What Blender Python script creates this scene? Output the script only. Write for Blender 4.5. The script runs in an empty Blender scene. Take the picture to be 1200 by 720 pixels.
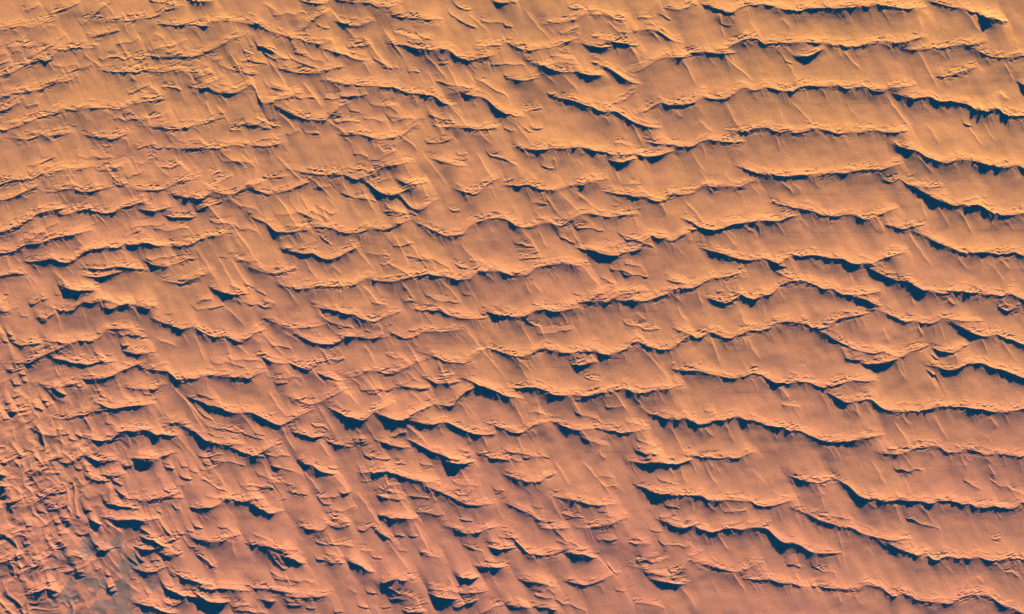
import bpy, math
import numpy as np

R = math.radians
SUN_EL, SUN_AZ = 14.0, 18.0          # degrees above the horizon, degrees east of north (up in the frame)
STEP = 0.5                           # metres between height samples inside the view
X0, X1, Y0, Y1 = -120.0, 1320.0, -120.0, 840.0   # mapped block (east, south); the view is 1200 x 720 m
rng = np.random.default_rng(11)

CRESTS = """
@00
0,150,2 40,140,2 90,128,2 150,135,.5 220,105,.5
A 0,360,1 40,348,1.5 85,330,1.5 130,300,.8 180,285,1 215,290,4 248,275,3 262,243,2 290,240,2 330,235,3 375,225,2.5 420,230,.5
480,110,.6 545,102,1 600,100,1.5 640,92,1.5 690,90,2 740,75,1.5 770,45,1 800,50,1.5 830,40,1
440,178,1 460,168,1.5 515,158,1.5 530,152,1
B 780,120,.8 830,125,2 870,112,2 920,122,3 970,125,3 985,105,1 1040,100,1 1100,100,.5 1200,120,.8
760,275,.6 800,270,1 850,265,1.2 910,270,1.2 950,255,1.2 990,235,1 1050,210,1 1120,175,.6
500,340,.8 540,340,1.5 600,340,1.5 640,342,2 670,325,2 700,335,1 760,340,.8 820,330,1
0,465,.8 60,440,.8 130,435,1 165,430,2 210,408,2 260,390,1.5 320,380,1
C 930,420,.8 980,410,1.5 1000,430,1 1040,440,3 1085,440,3 1130,430,1 1200,385,.5
0,525,1 40,510,1 90,485,.5
0,620,.6 50,602,1.5 90,595,1 140,570,.8 200,545,1 255,538,1 300,510,.8 370,520,1 420,505,1 450,510,1.5 500,510,1 550,515,2 580,510,1.5 630,488,1 680,480,1 740,470,.8
90,655,1.5 130,660,2 165,645,2 190,630,1 210,640,1.2 260,635,1 300,630,.5
690,600,1 750,598,.8 800,608,2 860,605,2 900,600,2 950,582,1 1000,565,.6
430,645,.8 480,650,1 520,655,2.5 550,650,2 580,635,.6
480,685,1.2 500,690,1.5 520,685,1
D 830,705,1 880,700,2 950,700,2.5 1010,695,2.5 1060,690,2 1100,680,1.5 1140,690,2 1200,685,1
720,692,1 740,698,3 760,695,2
1160,180,1 1175,220,2 1190,215,1
1120,330,1 1150,345,1.5 1190,350,1
900,8,3 940,12,4 985,10,1
@10
0,110,.5 60,150,.8 110,160,1 150,175,1.5 180,190,3 200,180,1 240,200,.8 300,210,1 330,205,1
215,145,1 245,120,1 290,78,1 320,65,1
230,12,1.5 270,18,1.5 310,20,1.5
410,10,1 450,15,1 490,15,1 540,15,1.5 570,38,2.5 600,42,3 625,35,1
400,110,.6 440,120,1 490,125,1.2 520,110,.6
450,225,1 480,220,1.5 520,212,1
340,240,.6 400,255,1.5 430,260,1.5 450,275,1 490,285,1
660,215,.8 700,215,1 750,230,1 800,235,2 850,240,2.5 910,235,2 940,270,1.5 965,280,3.5 1000,285,3 1050,275,2 1075,270,1
1050,235,.8 1100,215,1 1140,215,.8
680,85,.6 740,85,.8 800,95,1.5 830,95,1
120,330,1 160,335,1.2 190,345,1 240,345,.6 300,345,.6 360,325,.6
350,390,.8 390,395,2 430,400,2 450,395,1 500,405,1 550,405,1 600,410,1 650,410,1 690,430,1 720,438,2 770,440,1.5 810,450,2 840,450,1 870,480,2.5 890,490,1
910,445,.8 950,430,1 1000,425,1
E 1010,455,1 1050,455,1 1090,470,1 1110,495,1.5 1140,520,3 1170,535,4 1200,540,2.5
C 10,485,1.5 50,490,1 100,475,1.5 150,460,2 170,450,1
110,510,.8 150,530,1 190,545,1.5 230,560,1.5 270,565,2.5 330,570,2 350,540,1 390,505,.8
430,640,1 480,630,1 520,640,1.5 560,655,2.5 600,655,1.5 650,645,3 690,640,2 720,605,1
D 60,690,1.5 90,680,.6
870,600,.8 940,600,.8 1000,600,1 1040,610,1 1100,605,.6
1130,15,2 1165,15,3 1200,12,2
1165,120,3 1185,125,3 1200,130,2
@20
0,12,2 25,20,1
F 0,215,1 40,235,2 90,240,2 130,230,2.5 180,228,2.5 220,215,1.5 270,195,.8
180,120,1 210,120,2.5 250,105,1.5 290,98,1.5 350,65,.8
245,165,1 280,155,1 300,145,.8
400,75,1 440,70,1.5 490,95,2 520,95,2
350,215,1 390,220,1.5 440,225,1.2
420,190,1 470,195,1 520,205,2 560,215,1
120,310,.8 170,320,1.5 220,340,1 280,340,.8
325,348,2 370,355,3 410,355,2
410,310,1 450,320,1 500,350,1 530,375,2 560,390,2
490,485,1 530,470,1 560,440,1
550,160,.6 600,145,.8 660,140,1.5 690,150,2 720,170,1.5 750,195,1
590,340,.6 640,310,.8 690,275,1 740,270,1 780,275,.8
790,275,.8 840,250,.8 900,245,1.5 940,250,3 990,255,2.5
G 1000,235,.8 1060,200,.8 1100,185,1 1150,180,1 1180,215,2 1200,220,2
H 940,40,1.5 1000,60,4 1030,65,3 1060,40,1.5 1100,25,1.5 1150,25,4 1200,25,4
980,115,1.5 1010,125,2 1025,125,1
690,70,1 710,75,2.5 740,95,1.5
740,45,.8 790,50,1 840,30,.8
E 0,540,1.5 20,548,.6
220,465,1 270,470,1.5 330,490,1.5 380,505,1.5 415,525,3 450,530,4.5 490,520,3 520,545,1 570,575,2.5 610,590,2 650,600,.6
I 610,535,1 650,505,1 700,480,1 730,495,4 770,490,2 810,495,2.5 860,480,1.5 890,455,2 930,465,3 990,470,2.5 1040,445,1.5 1070,415,1.5 1100,410,2 1130,430,3.5 1200,440,3
65,605,2 80,620,3
90,600,1 110,605,4 140,605,3
J 60,705,1 140,705,3.5 190,695,1 240,700,1.5 320,690,1.5 400,712,2.5 440,712,2
680,680,1 740,680,2 790,690,2.5 850,690,2 890,660,1 930,660,2 990,665,2 1040,670,1.5
K 1050,620,2.5 1090,625,3 1130,610,1.5 1170,600,2 1200,610,2
0,375,.6 60,380,1 100,370,.6
@30
H 0,45,3.5 70,48,3.5 120,50,4 150,55,4 190,42,5 240,45,5 300,45,3 350,40,2.5 420,35,3 470,35,3 500,25,4 550,30,4 600,40,2.5 650,45,3 690,42,2
800,20,1 840,35,1.5 900,40,2 940,55,4 980,65,4 1000,75,2
1010,85,3 1040,92,7 1070,92,7 1095,105,3
G 0,205,1.5 50,205,2 90,205,1 190,200,1 220,205,5 270,205,3.5 300,215,2 350,220,5 400,225,5 440,215,3 500,205,2.5 540,195,1.5 590,205,2 640,200,1.5 690,185,.8
665,240,1.2 700,240,1.5 760,230,1.5 830,225,2 880,215,1.5 930,215,1.5 970,205,.8
980,240,1 1020,265,1.5 1070,270,1.5 1130,275,1.5 1170,265,1
150,270,2.5 190,265,3 240,240,1.5
85,292,1.5 110,300,1.5
I 0,410,1.5 60,430,2 120,430,1.5 150,405,3 210,405,3 260,410,2.5 320,405,2.5 370,420,2 420,412,2 465,408,1.5 480,428,2.5 530,430,2 580,415,1.5 640,410,.8
630,455,3 680,470,7 730,460,4 750,450,1 800,480,2 850,475,2 900,485,2 940,490,2 960,515,6 1000,520,6 1030,530,2 1060,505,2 1090,515,2 1100,545,5 1140,545,5 1200,545,2
820,365,1 870,350,2 920,335,1.5 950,325,.6
1165,385,3 1200,410,8
K 0,605,1.5 50,625,2 80,620,2.5 140,625,2.5 200,610,1.5 240,605,2 290,620,2.5 340,630,1.5 380,620,1.5 430,625,1.5 490,610,1.2 560,625,1 620,620,.8
L 610,690,1.5 650,705,2 690,705,2
920,582,3 945,592,3
@31
L 740,20,4 800,40,2 830,50,4 870,35,3 930,30,4.5 980,40,2 1040,60,5 1080,65,6 1120,70,3 1160,50,1 1200,75,2
@01
0,145,1 50,130,1 110,125,2 160,120,2 190,100,3 230,98,2 270,85,1.5 300,75,1 350,80,1 410,68,.8
0,220,1 50,212,1.5 110,185,1 150,165,.6
260,185,.6 310,170,1 350,165,1 390,185,1.5 430,180,2 490,165,1
570,155,.6 620,165,.8 650,178,1.5 700,172,1.5 740,175,2.5 790,160,1.5 830,135,1 890,125,.8
840,205,2 880,212,4 930,215,4.5 965,208,4 985,178,2 1010,180,1.5 1040,190,1 1100,195,1.5 1130,170,1 1200,145,.8
0,365,1 20,370,1.5 60,350,1.5 90,345,3 105,320,2.5 150,315,2.5 165,285,2 210,275,1.5 260,265,1
285,290,1.2 330,285,1 360,270,.8 400,265,.6
450,275,.8 500,285,2.5 540,275,2.5 570,255,2 640,238,1
680,270,.8 740,270,1 790,255,1
800,300,.8 850,300,1 890,300,1
30,465,1.2 70,460,1.5 110,430,1.5 170,425,1.5 220,415,2 240,400,3 290,390,2 340,385,2 390,370,1.2
160,512,1 200,505,1 250,490,1.5 280,510,2 330,512,2.5 380,480,1.5 395,460,3 440,450,4 500,440,4 550,445,4.5 590,425,4 640,430,4 690,415,2.5 720,430,1.5 740,435,1
790,440,1.2 830,438,1 850,435,3 890,430,3 930,410,2 980,390,2.5 1030,388,2 1050,380,1
450,545,2 500,540,2.5 550,530,2 600,535,1 650,545,.8
690,510,.8 720,525,2 770,530,1.5
420,580,1 470,580,1.5 530,565,1
800,605,1 850,612,1.5 900,590,1 960,572,.6
1020,645,1.5 1060,655,3 1110,665,3 1140,660,1.5
310,630,1 350,645,2.5 400,640,2.5 430,635,1
0,575,.8 40,570,2 70,560,2 100,570,1
490,690,1 560,710,2 620,710,1 700,715,1
1030,485,1.5 1060,490,1.5
1075,468,1.5 1090,464,1.5
1110,505,2 1140,500,1
1150,615,1 1170,620,3 1185,632,3
@11
190,85,.6 240,95,1 290,100,2 340,100,1.2 400,98,1.5 420,100,1 450,120,2.5 490,125,3 530,105,3 560,95,2 590,65,1 640,60,1 690,50,1.2
540,150,1 570,180,2 600,190,3 640,200,3.5 670,190,1.5 710,170,1
690,140,2 720,150,4 760,145,2 780,140,1
690,210,.8 710,245,1 750,268,1.5 790,262,1 820,230,.8
840,30,.6 890,45,1 950,60,1.5
960,180,1 1000,190,2.5 1030,195,3 1070,165,1.5 1110,130,1
20,180,1 60,195,2 100,185,1.5 150,175,.8 210,150,.6
0,310,.8 30,320,1 60,330,1 80,365,1.5 120,370,1.5 170,370,1.5 210,365,.8
190,350,.6 250,345,.6 320,345,1 360,352,1.5 390,370,2 430,375,1.5 490,370,.8 530,350,1 560,355,2 610,360,3 650,345,1.5 690,325,.6
160,460,1 190,468,3 230,472,3 270,465,2 300,490,1 350,500,2 390,485,1.5 440,455,1
M 790,345,.6 860,375,1 890,390,3 930,395,5 975,380,2.5 990,350,1 1030,325,1.5 1080,310,1.5 1130,300,1 1180,310,1.5 1200,325,1.5
0,550,2 50,560,1 120,560,.8 150,550,.6
155,630,2 190,640,2 240,635,1 290,620,.8 350,625,1 420,622,2.5 460,620,3 480,605,1.5 510,590,1
N 570,600,.6 640,605,1 690,590,1 750,575,.8 810,565,1.5 850,575,3 900,580,2 950,595,2 1010,590,1.5 1040,550,1.5 1070,555,5 1110,550,3 1140,555,5 1180,570,7 1200,572,5
0,645,2 30,655,3 45,665,1
970,660,1 990,665,2 1005,662,1
@21
J 450,5,4 520,10,4.5 560,5,3
480,40,1.5 510,45,2 560,30,1.5
610,15,3.5 650,18,4 690,10,2.5 720,0,1
S 1090,75,2 1130,90,4 1170,100,4 1200,98,3
0,155,.8 40,155,2.5 80,145,2 120,165,1.5 160,178,3 200,178,2.5 230,165,1
290,155,1.5 330,150,2.5 370,135,1.5 410,130,.8
470,190,1.5 510,195,2 550,195,1.5 580,210,2.5 620,200,2 640,215,1 690,228,2.5 720,222,2 740,190,2 790,195,2 840,190,1.5 870,170,1.5 900,150,2 940,160,3 990,155,3 1030,155,2 1070,160,1.5 1100,140,.6
M 5,335,1 30,345,2 90,350,1.5 130,330,1 180,325,2.5 220,345,2.5 260,325,1.2 290,300,.8 350,280,1 400,290,.8 460,300,1 540,290,.8
120,310,1.5 160,308,1.5
P 840,325,2 870,345,5 910,355,3 950,360,4 1000,345,4 1040,330,4.5 1100,325,4 1160,318,3 1200,315,2
340,455,2 390,460,4 430,475,4 480,480,4 520,470,4 570,460,2.5 610,445,2 622,410,1.5 635,382,1 670,395,2 720,405,3 760,410,3 790,385,2 820,375,1
Q 930,460,.8 980,470,1.5 1040,490,2 1100,500,2.5 1160,498,2 1200,490,1
N 40,570,4 70,575,2 110,540,2.5 160,525,1.5 210,520,1.5 260,515,2 310,530,1
740,600,2 780,605,2 800,610,1
740,645,1 800,635,4 850,630,4 900,605,2.5 930,590,1.5 970,585,1 1040,570,.6
270,712,2 330,702,2.5 370,690,1.5 400,660,1 440,650,.6
290,660,1.5 340,665,1
400,700,4 440,700,3.5 480,680,2 500,660,3 550,655,2 580,650,.6
520,695,1.5 570,695,1.5 640,690,2 690,670,2.5 730,660,2
950,690,1 1000,705,2 1030,690,2 1060,670,1.5
R 1075,665,2 1110,685,4 1150,685,2 1165,662,2 1200,665,3
960,650,2 985,648,1
100,712,2 150,710,1.5
@31
S 50,105,3.5 100,110,2 140,100,2.5 190,105,3 230,105,4 260,100,2 310,90,2 350,95,1.5 400,85,2 450,75,1.5 530,80,1.5 580,60,.6
P 50,320,1 90,300,.6
580,140,.6 620,115,.8 650,150,1 700,160,1 770,160,.6
720,180,.8 770,210,2 800,220,4 840,235,4 870,250,2 900,240,4 940,250,4 970,240,2 1000,245,2 1020,265,4 1050,285,6 1100,290,5 1140,290,2 1200,280,2
60,245,1 100,255,3 150,260,1.5 200,270,3 250,290,2 310,298,2.5 350,290,2 390,285,2 420,300,1.5 450,310,3 490,315,3 510,290,1 560,275,.6
580,345,2 620,355,2 660,350,1.5 700,340,.8
720,385,.8 760,405,1.5 820,430,1.2 870,450,1 910,470,3 950,470,3.5 1000,460,4 1050,470,2.5 1100,475,2.5 1150,460,1.5 1200,485,1
Q 20,515,3 50,515,5 90,495,2 110,470,4 150,485,4 180,475,4 230,480,4 280,490,3 320,495,2 350,490,2 380,515,6 430,520,6 450,515,1 490,520,1 540,490,1 600,475,.6
50,528,4 75,532,4
R 20,660,3 50,620,1 110,595,1.5 190,605,2 230,620,1 260,640,2 300,630,1 340,660,1.5 400,665,1.5 490,655,.8
55,570,1 80,580,2 110,585,1
490,550,1 540,570,1.2 570,585,1.5
605,600,1 660,600,2 680,620,3 720,640,3.5 770,650,4 830,660,4 860,645,2 890,645,4.5 950,655,4.5 1000,660,3 1060,665,4 1100,670,5 1130,655,2 1200,690,2
400,675,1 440,680,2.5 470,690,1 500,710,1
@02
660,5,2 690,10,2.5 720,5,1.5
610,135,2 650,130,2 670,145,1.5
605,215,2 650,222,4 700,215,2
T 760,75,1.5 800,85,2.5 830,100,3 890,105,3 910,80,1.5 930,110,1.5 970,125,1.5 1000,140,4 1030,140,3 1060,130,1.5 1080,150,2 1110,160,3 1150,165,4 1190,125,.8
k 630,275,.6
U 700,295,.6 760,300,1 800,300,1 815,330,1.5 840,345,1.5 880,335,4 930,335,5 950,320,1 1000,320,3 1050,325,3 1090,328,2 1140,330,3 1170,335,2 1200,315,2
620,385,1 680,385,1 730,390,1.2 745,370,1
680,410,2 710,410,1.5
V 930,440,1 970,460,3 1020,465,4 1070,490,3.5 1120,500,4 1160,490,1.5 1200,500,2.5
h 600,465,2.5 680,460,1
780,550,2 800,548,2 850,535,.6
g 640,585,3.5 680,570,4 710,585,6 740,605,4 760,590,1.5 800,605,1
880,570,1 930,595,1.5 960,625,4 1000,635,3.5 1020,640,2 1060,650,2 1090,645,1
W 1110,670,2 1140,685,3 1180,695,4 1200,700,4
640,715,1.5 700,712,2 770,700,1.5 790,690,3
@12
310,10,1 340,15,2 390,20,2 420,35,2.5 460,30,2 480,50,1 520,65,2 560,70,1.5 600,50,1 640,35,.8
780,20,3 820,20,3 870,12,2 890,35,1.5 940,50,1.5 980,55,1 1040,55,1
X 1100,30,2 1140,40,4.5 1190,40,4
70,70,.6 110,85,1 150,105,1.5 200,100,1.5 270,95,.8
220,145,1 260,165,2 310,175,2.5 370,172,2 410,150,.8
420,140,.6 480,140,.6 540,150,.8 580,145,.8
650,130,.8 700,150,1.5 750,140,2 780,115,.8 850,115,.6 920,112,.6
800,225,1 850,235,1 880,255,1.5 920,260,2 980,265,2.5 1000,250,1 1050,210,.8
Y 1120,205,1 1160,215,1.5 1200,230,2
30,235,1 80,260,1.5 120,265,1.5
170,270,.8 220,285,1.5 250,295,4 280,260,.8
310,320,2 340,328,3.5 380,345,2.5
470,330,.8 530,300,1 570,300,1.5 620,315,2 660,310,1 740,265,.8
680,370,1 730,378,1.5 780,385,1
810,340,1 840,360,.8 920,355,.6
170,430,1 220,450,1.5 260,460,2.5 300,450,1.5 340,425,.8 390,400,.6
V 40,520,4 80,545,4 120,555,2 160,535,1 220,500,1
200,595,1 240,600,2 270,612,4.5 300,605,2
380,490,2 410,510,5 440,515,3 480,525,4 510,535,5 540,500,.8 600,470,.8
610,515,3 650,530,6 700,530,4 730,500,2 780,480,1.5
750,540,1.5 800,552,4 850,550,4 890,535,2 940,560,1.5 980,580,2 1030,595,2 1070,600,1
870,460,1 925,470,1.5 945,430,1.5 980,395,3 1010,385,1.5
1010,350,2 1050,370,4.5 1090,380,3 1130,395,2 1160,415,2.5 1200,425,2
O 1120,560,2 1160,570,2 1200,590,2
360,640,2 400,650,3 430,655,2
440,640,1.5 510,630,1.5
W 30,680,1.5 70,655,1
590,635,.8 640,650,2 690,660,1
750,640,1 790,660,3 830,680,3 870,690,2 910,710,3 940,715,3
1040,690,2 1080,685,2
510,695,4 540,710,4
0,695,2 40,705,1
@22
X 0,45,3 60,45,3.5 90,25,2 130,15,2 150,5,1.5 180,20,4 230,20,3.5 270,12,1.5
Y 50,232,2 80,225,1 140,190,1 190,205,4 240,215,4 290,218,3 330,205,5 390,210,4 440,225,4 500,220,4.5 540,195,3 560,165,1.5 600,160,1.5 630,185,2 690,200,4 740,200,3.5 780,175,1 800,150,.8
Z 800,120,.8 830,125,1.5 860,150,3 890,140,3 910,120,2 950,125,2 990,145,5 1040,145,5 1080,125,2.5 1110,105,1.5 1160,110,1.5 1200,100,1
300,275,3 330,270,3 370,262,1
a 780,300,.8 830,298,2 880,300,2 930,315,1 980,325,3 1040,335,4 1090,325,4 1130,305,1.5 1170,320,2 1200,335,2
20,385,1 70,375,1 120,375,1.5 150,395,4 200,410,5 260,415,4 300,410,3 340,420,3 400,405,4 440,400,3.5 480,390,3 540,380,2 560,400,3.5 600,405,2.5 680,385,3 720,390,3 750,375,1
300,435,2 330,435,2
b 690,515,2 720,525,3 780,530,3.5 820,515,2 840,535,2.5 870,550,5 920,545,3 940,530,5 1000,530,4 1050,510,2.5 1090,530,3 1130,530,2 1200,555,3
O 60,590,2.5 100,550,1.5 140,550,1
220,550,1 270,570,3 320,580,2.5 370,572,1
440,580,2 490,588,3.5 540,590,2 600,580,1
600,680,2 630,690,3 680,690,1
830,700,3 880,705,3 940,705,2 1000,710,2.5 1060,708,2 1100,690,1
130,690,1 170,710,2.5
@32
Z 30,75,1.5 90,68,1.5 140,75,1 180,80,1 200,95,1.5 240,102,2 280,90,1.5 330,55,1 360,45,1 420,40,.6
460,15,1 500,15,1.5
1100,10,1 1120,20,4 1160,10,3
570,40,2 600,55,1 650,75,1 690,60,1 710,75,3 750,80,3 790,70,2 810,50,1 900,65,.8 950,68,.6
900,95,.6 950,120,2 990,135,2.5 1030,140,2 1060,125,2.5 1110,145,3 1150,155,2 1200,180,1.5
270,130,.8 320,160,1.5 360,175,2.5 400,200,1.5 440,205,1 480,220,1.5 540,208,2 590,230,2 640,235,3 660,205,1 700,200,1.5
375,245,3 430,250,2
470,270,3 530,265,3 580,250,1.5
800,205,2 830,215,5 870,215,1.5 900,190,.8
770,228,4 790,245,4
750,300,5 775,318,6
790,285,2 830,295,3.5 880,292,3 930,265,2.5 1000,262,2 1050,285,3 1090,290,2.5 1140,310,1 1200,335,2
a 30,358,2.5 70,350,2 100,365,2.5 120,345,1 150,350,4 180,350,2 230,370,2.5 260,380,3 310,365,1.5 370,348,1.2 440,345,1 460,350,.6
310,420,1 350,445,2 380,450,2 430,438,2 480,430,1 510,455,1 530,475,1.5 590,490,3.5 640,490,5 700,490,5 760,475,4 810,465,2 850,465,3 910,470,2 960,475,3 1010,480,2 1060,490,3 1110,495,3 1150,485,1 1200,475,1
b 50,560,5 100,580,3 140,575,2 190,600,1.5 240,620,1 300,635,1 330,630,4 380,630,3 430,620,2.5 490,610,1.5
550,690,2 590,695,1.5 640,685,1 690,660,.6 760,655,1 800,650,.8 830,680,2 880,685,2 930,670,3 980,675,1.5 1010,695,1.5 1060,690,2 1100,690,3 1150,700,2.5 1200,705,2
560,665,2 600,665,2
@03
p 1000,220,2 1050,190,1
1080,185,3 1140,190,5 1200,185,5
r 1000,385,3.5 1050,375,3 1080,360,2
s 1000,675,8 1045,665,4
q 1020,595,1 1080,600,3 1130,610,4
@13
530,65,4 560,60,4 610,50,3 660,60,3.5 690,75,4 740,90,2 800,100,1
820,130,1 850,145,1.5 900,160,1.5 940,185,2 980,205,2.5 1040,210,2 1080,205,1.5
940,155,.8 990,160,1 1000,145,.6
910,10,3 960,15,3 1000,10,2
230,20,2.5 265,18,2 300,50,3 350,60,3.5
340,35,2 380,40,2.5
80,30,3 110,35,2
0,180,1 30,180,1.5
0,215,2 40,235,3 80,250,3.5 100,240,.8
395,152,3 420,155,5 440,150,4
490,100,1 540,95,.8
170,150,1.5 200,155,2.5 230,160,1.5
110,185,1 140,180,1
300,190,2 320,205,3 350,205,2
230,320,1.5 270,325,2 320,330,3.5 340,300,1
360,270,1 400,285,5 425,290,3
350,305,1 390,315,1 420,308,.8
610,265,2 650,275,6 700,272,5 725,275,4
580,340,3 610,355,4 640,380,2
650,350,3 690,355,3.5
720,355,2 755,355,2.5
0,400,3 60,400,2 90,410,3 130,425,4 150,420,2
140,455,4 180,460,6 210,480,2
75,440,1 90,465,2 130,510,2
285,462,4 315,465,4
330,440,2 375,445,2
340,475,1.5 370,485,2 400,480,1.5
450,480,2 490,490,5 530,520,3
550,455,2 585,460,2
600,580,3 630,560,6 660,550,4 690,565,1 720,555,1
525,618,3 555,622,3
480,680,2 520,690,4
0,600,2 60,600,2 110,610,3 150,620,3
20,655,3 75,660,4
170,640,2 220,640,2 260,640,3 320,635,2.5
150,680,1 210,675,1.5
240,690,3 275,695,3
370,710,3 405,712,3
590,690,1 625,690,2
710,712,4 775,712,3
840,635,3 880,645,4 930,650,4
955,545,6 990,555,13 1025,548,9
920,320,1 960,335,1.5 1000,345,2 1050,335,1.5 1090,320,2
1080,470,4 1110,475,3
1050,500,2 1100,500,3 1150,500,2
1110,410,4 1150,415,3 1190,410,1.5
1140,360,2 1190,365,2
1090,380,2 1130,385,2
790,440,1 830,455,2 860,455,.8
940,620,1 1000,622,1 1060,615,.8
950,690,1.5 980,670,2 1020,660,2
@23
0,80,1 50,95,3 90,105,5 140,100,3 160,75,1
240,180,1.5 280,185,2.5 330,195,3 360,205,4 410,210,2 450,205,1
100,215,1 140,225,2
0,215,1 50,235,1 100,255,1 120,280,1
150,320,.8 200,320,1 240,320,1.2
340,320,.6 430,305,1 460,300,2 500,280,1
c 620,130,2 660,150,5 720,160,5 790,162,4 850,160,3 890,165,2 920,185,3 960,190,3 1000,180,1 1040,185,2 1090,190,2 1110,180,1 1140,205,3 1180,215,4 1200,215,4
580,10,2 620,15,2 680,5,3 740,15,4 790,15,4 810,5,2
650,330,1.5 700,335,1.5
d 720,290,1.5 770,315,3 810,315,3.5 850,300,3 880,320,3 930,335,2 970,330,1 990,315,2.5 1030,315,3 1080,325,2 1130,310,1 1200,315,1
570,390,1 610,395,1 630,395,1.5
0,360,2 40,400,1.5 80,440,2 120,440,3 170,445,2 220,425,.8
270,435,2 310,440,3.5 350,440,3 370,455,3
610,515,1 650,535,1.5 700,540,2 750,540,1.5 790,520,1 840,460,.6
680,565,1 740,570,1.5 790,580,1
880,485,1.5 920,490,2 950,500,2 1000,510,1.5 1020,515,1 1060,525,2 1100,510,1.5 1120,495,.6
e 1130,560,1 1180,560,1.5 1200,555,1
70,570,1.5 110,570,3.5 150,575,3 180,590,2
290,575,3 340,585,2 380,575,3 420,560,2 460,540,1
450,490,4 480,525,4
490,610,2 530,615,2
0,685,4 50,685,4 80,690,1.5
120,690,2 160,685,2 200,700,.8
410,240,1.5 440,240,1
@33
c 40,205,2 80,195,1
130,85,1.5 180,100,3 230,105,2.5 270,95,.8
350,105,1.5 390,130,2 420,165,4 470,180,4 500,170,2 530,190,4 570,190,3 600,180,2 650,190,4 690,185,5 730,195,4 770,205,4 790,185,4 830,185,2 870,190,4 910,205,4 940,200,3 970,220,5 1010,220,3 1060,210,5 1110,225,2.5 1150,225,1.5 1180,205,4 1200,200,5
150,240,1 200,260,1.5 250,285,2 300,295,2 330,310,3 400,315,3.5 430,340,1.5 490,355,1.5 540,365,1 580,375,2 620,370,.6
580,400,1.5 620,420,2 660,430,2.5 690,445,5 740,430,2 760,460,3 800,470,2 830,440,1 860,455,2 900,455,5 960,460,3 980,445,1.5 1020,465,2 1080,470,2 1130,455,4 1200,465,5
d 20,345,3 40,360,2 70,385,2 120,385,1 160,400,3 190,425,3 240,435,2 290,435,1.5
e 10,555,2 40,570,4 90,575,4 110,570,1.5 150,590,2.5 170,590,1
250,595,1.5 300,600,3 340,600,2 400,605,1 430,600,.8 460,570,1 490,590,2 530,590,2 550,615,3 580,635,3 600,640,2 620,615,2.5 660,630,1.5 690,650,3 740,660,3 800,665,2 860,670,2 910,635,.8 980,625,.8 1050,640,1 1100,680,1.5 1140,690,2 1170,705,2 1200,720,3
#0 340
640,5,2 740,15,3.5 800,10,2.5 860,10,1
530,45,1.5 570,40,1.5
310,140,1 350,115,1.5 430,85,1
0,200,1 80,205,1 130,175,1
520,180,1.5 570,198,2 640,205,3.5 700,190,3.5 725,165,2 765,115,2 810,110,2 860,130,3 910,115,2 950,110,1
980,120,1 1030,110,2 1060,105,1
1010,175,1.5 1050,185,2.5 1110,155,3 1160,140,2 1200,135,1
370,265,1.5 430,270,2 490,235,2
390,295,1.5 440,288,1.5
200,250,1.5 260,250,1.5
160,510,2.5 210,525,1.5 270,510,1 340,505,1
500,495,1 560,495,3 630,510,3.5 700,495,3.5 740,470,4 800,480,4 880,480,4.5 940,455,4 980,385,3.5 1030,370,3 1100,360,2 1150,370,1
920,405,2 950,405,1.5
1130,430,2 1190,425,2
1150,525,4 1200,520,5
900,600,3 940,620,3.5 980,640,2
460,540,2 490,550,2
230,690,1.5 290,685,2.5 320,660,1.5 390,620,1 450,595,1 520,570,.8 570,545,.6
560,660,3 600,655,3.5 640,670,2 700,685,2 750,680,2.5 790,700,2.5 850,700,3 880,685,2 960,660,2.5 990,680,2
10,405,4 40,418,3
80,412,4 110,425,4
40,480,3 75,490,3
90,465,2 140,470,2.5
20,135,4 60,130,3
50,42,2 80,35,1.5
#0 430
80,35,1.5 120,40,1.5 190,20,3
190,70,3 230,75,4
220,135,3 250,140,2
130,165,3 180,170,5
150,235,2 180,235,3
460,205,2 500,210,3 540,205,3 600,180,2 640,170,1 700,160,1
730,185,2 770,185,2.5 790,160,1.5
k 820,125,1.5 870,120,2 920,115,5 980,110,4 1010,95,5 1080,85,5 1100,50,2 1160,35,2 1200,15,1
130,290,3 165,275,5
60,345,2 110,335,2.5
525,225,5 570,240,8 615,262,5
400,318,4 440,325,5
330,385,2.5 370,390,7 400,405,5
440,370,3 500,350,3
0,430,5 30,435,4
110,428,4 150,430,5 175,440,3
40,490,3 80,490,2
90,422,1 230,410,1.5
600,495,1.5 680,475,2 730,455,2 800,450,1.5 860,420,1 940,415,2.5
950,270,4 985,290,4
h 960,360,4 1010,385,6 1080,395,6 1150,375,4 1200,365,3.5
1000,530,1 1050,540,2 1090,560,1.5
g 860,685,2 920,695,3 990,695,3.5 1050,680,3.5 1085,650,4 1110,620,4 1160,605,5 1200,590,5
360,615,1 450,655,1 490,655,2 540,640,1.5
590,640,2 650,630,2
720,635,4 760,655,4
660,680,5 700,690,5
540,590,2 610,590,2
#0 520
30,180,3 70,190,3
0,180,1 60,175,1.5 110,155,2 150,130,2 210,125,1
240,60,1.5 280,65,2 330,80,1.5
370,65,1 410,65,2 450,35,1.5
160,185,1.5 210,195,1.5
350,140,3 385,170,3
0,285,5 40,295,6 90,320,3
0,405,4 50,400,4 100,410,2.5
300,310,1.5 340,265,1.5 390,260,2.5 430,235,1.5
430,190,1 480,155,1.5 520,135,3.5 550,140,2
610,185,2 650,190,1.5 690,170,1 710,135,3.5 750,130,4.5 790,90,3
530,250,2 580,240,2
480,290,1.5 560,275,1.5
860,140,2 900,160,3 960,165,3 1010,155,4 1060,160,3
720,235,4 760,245,6
810,250,3 840,260,3
840,325,2.5 890,340,3 980,350,2.5
1000,305,3 1060,300,4 1140,290,3
1060,345,3 1100,360,6 1140,390,5
1160,220,3 1200,220,4
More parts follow.
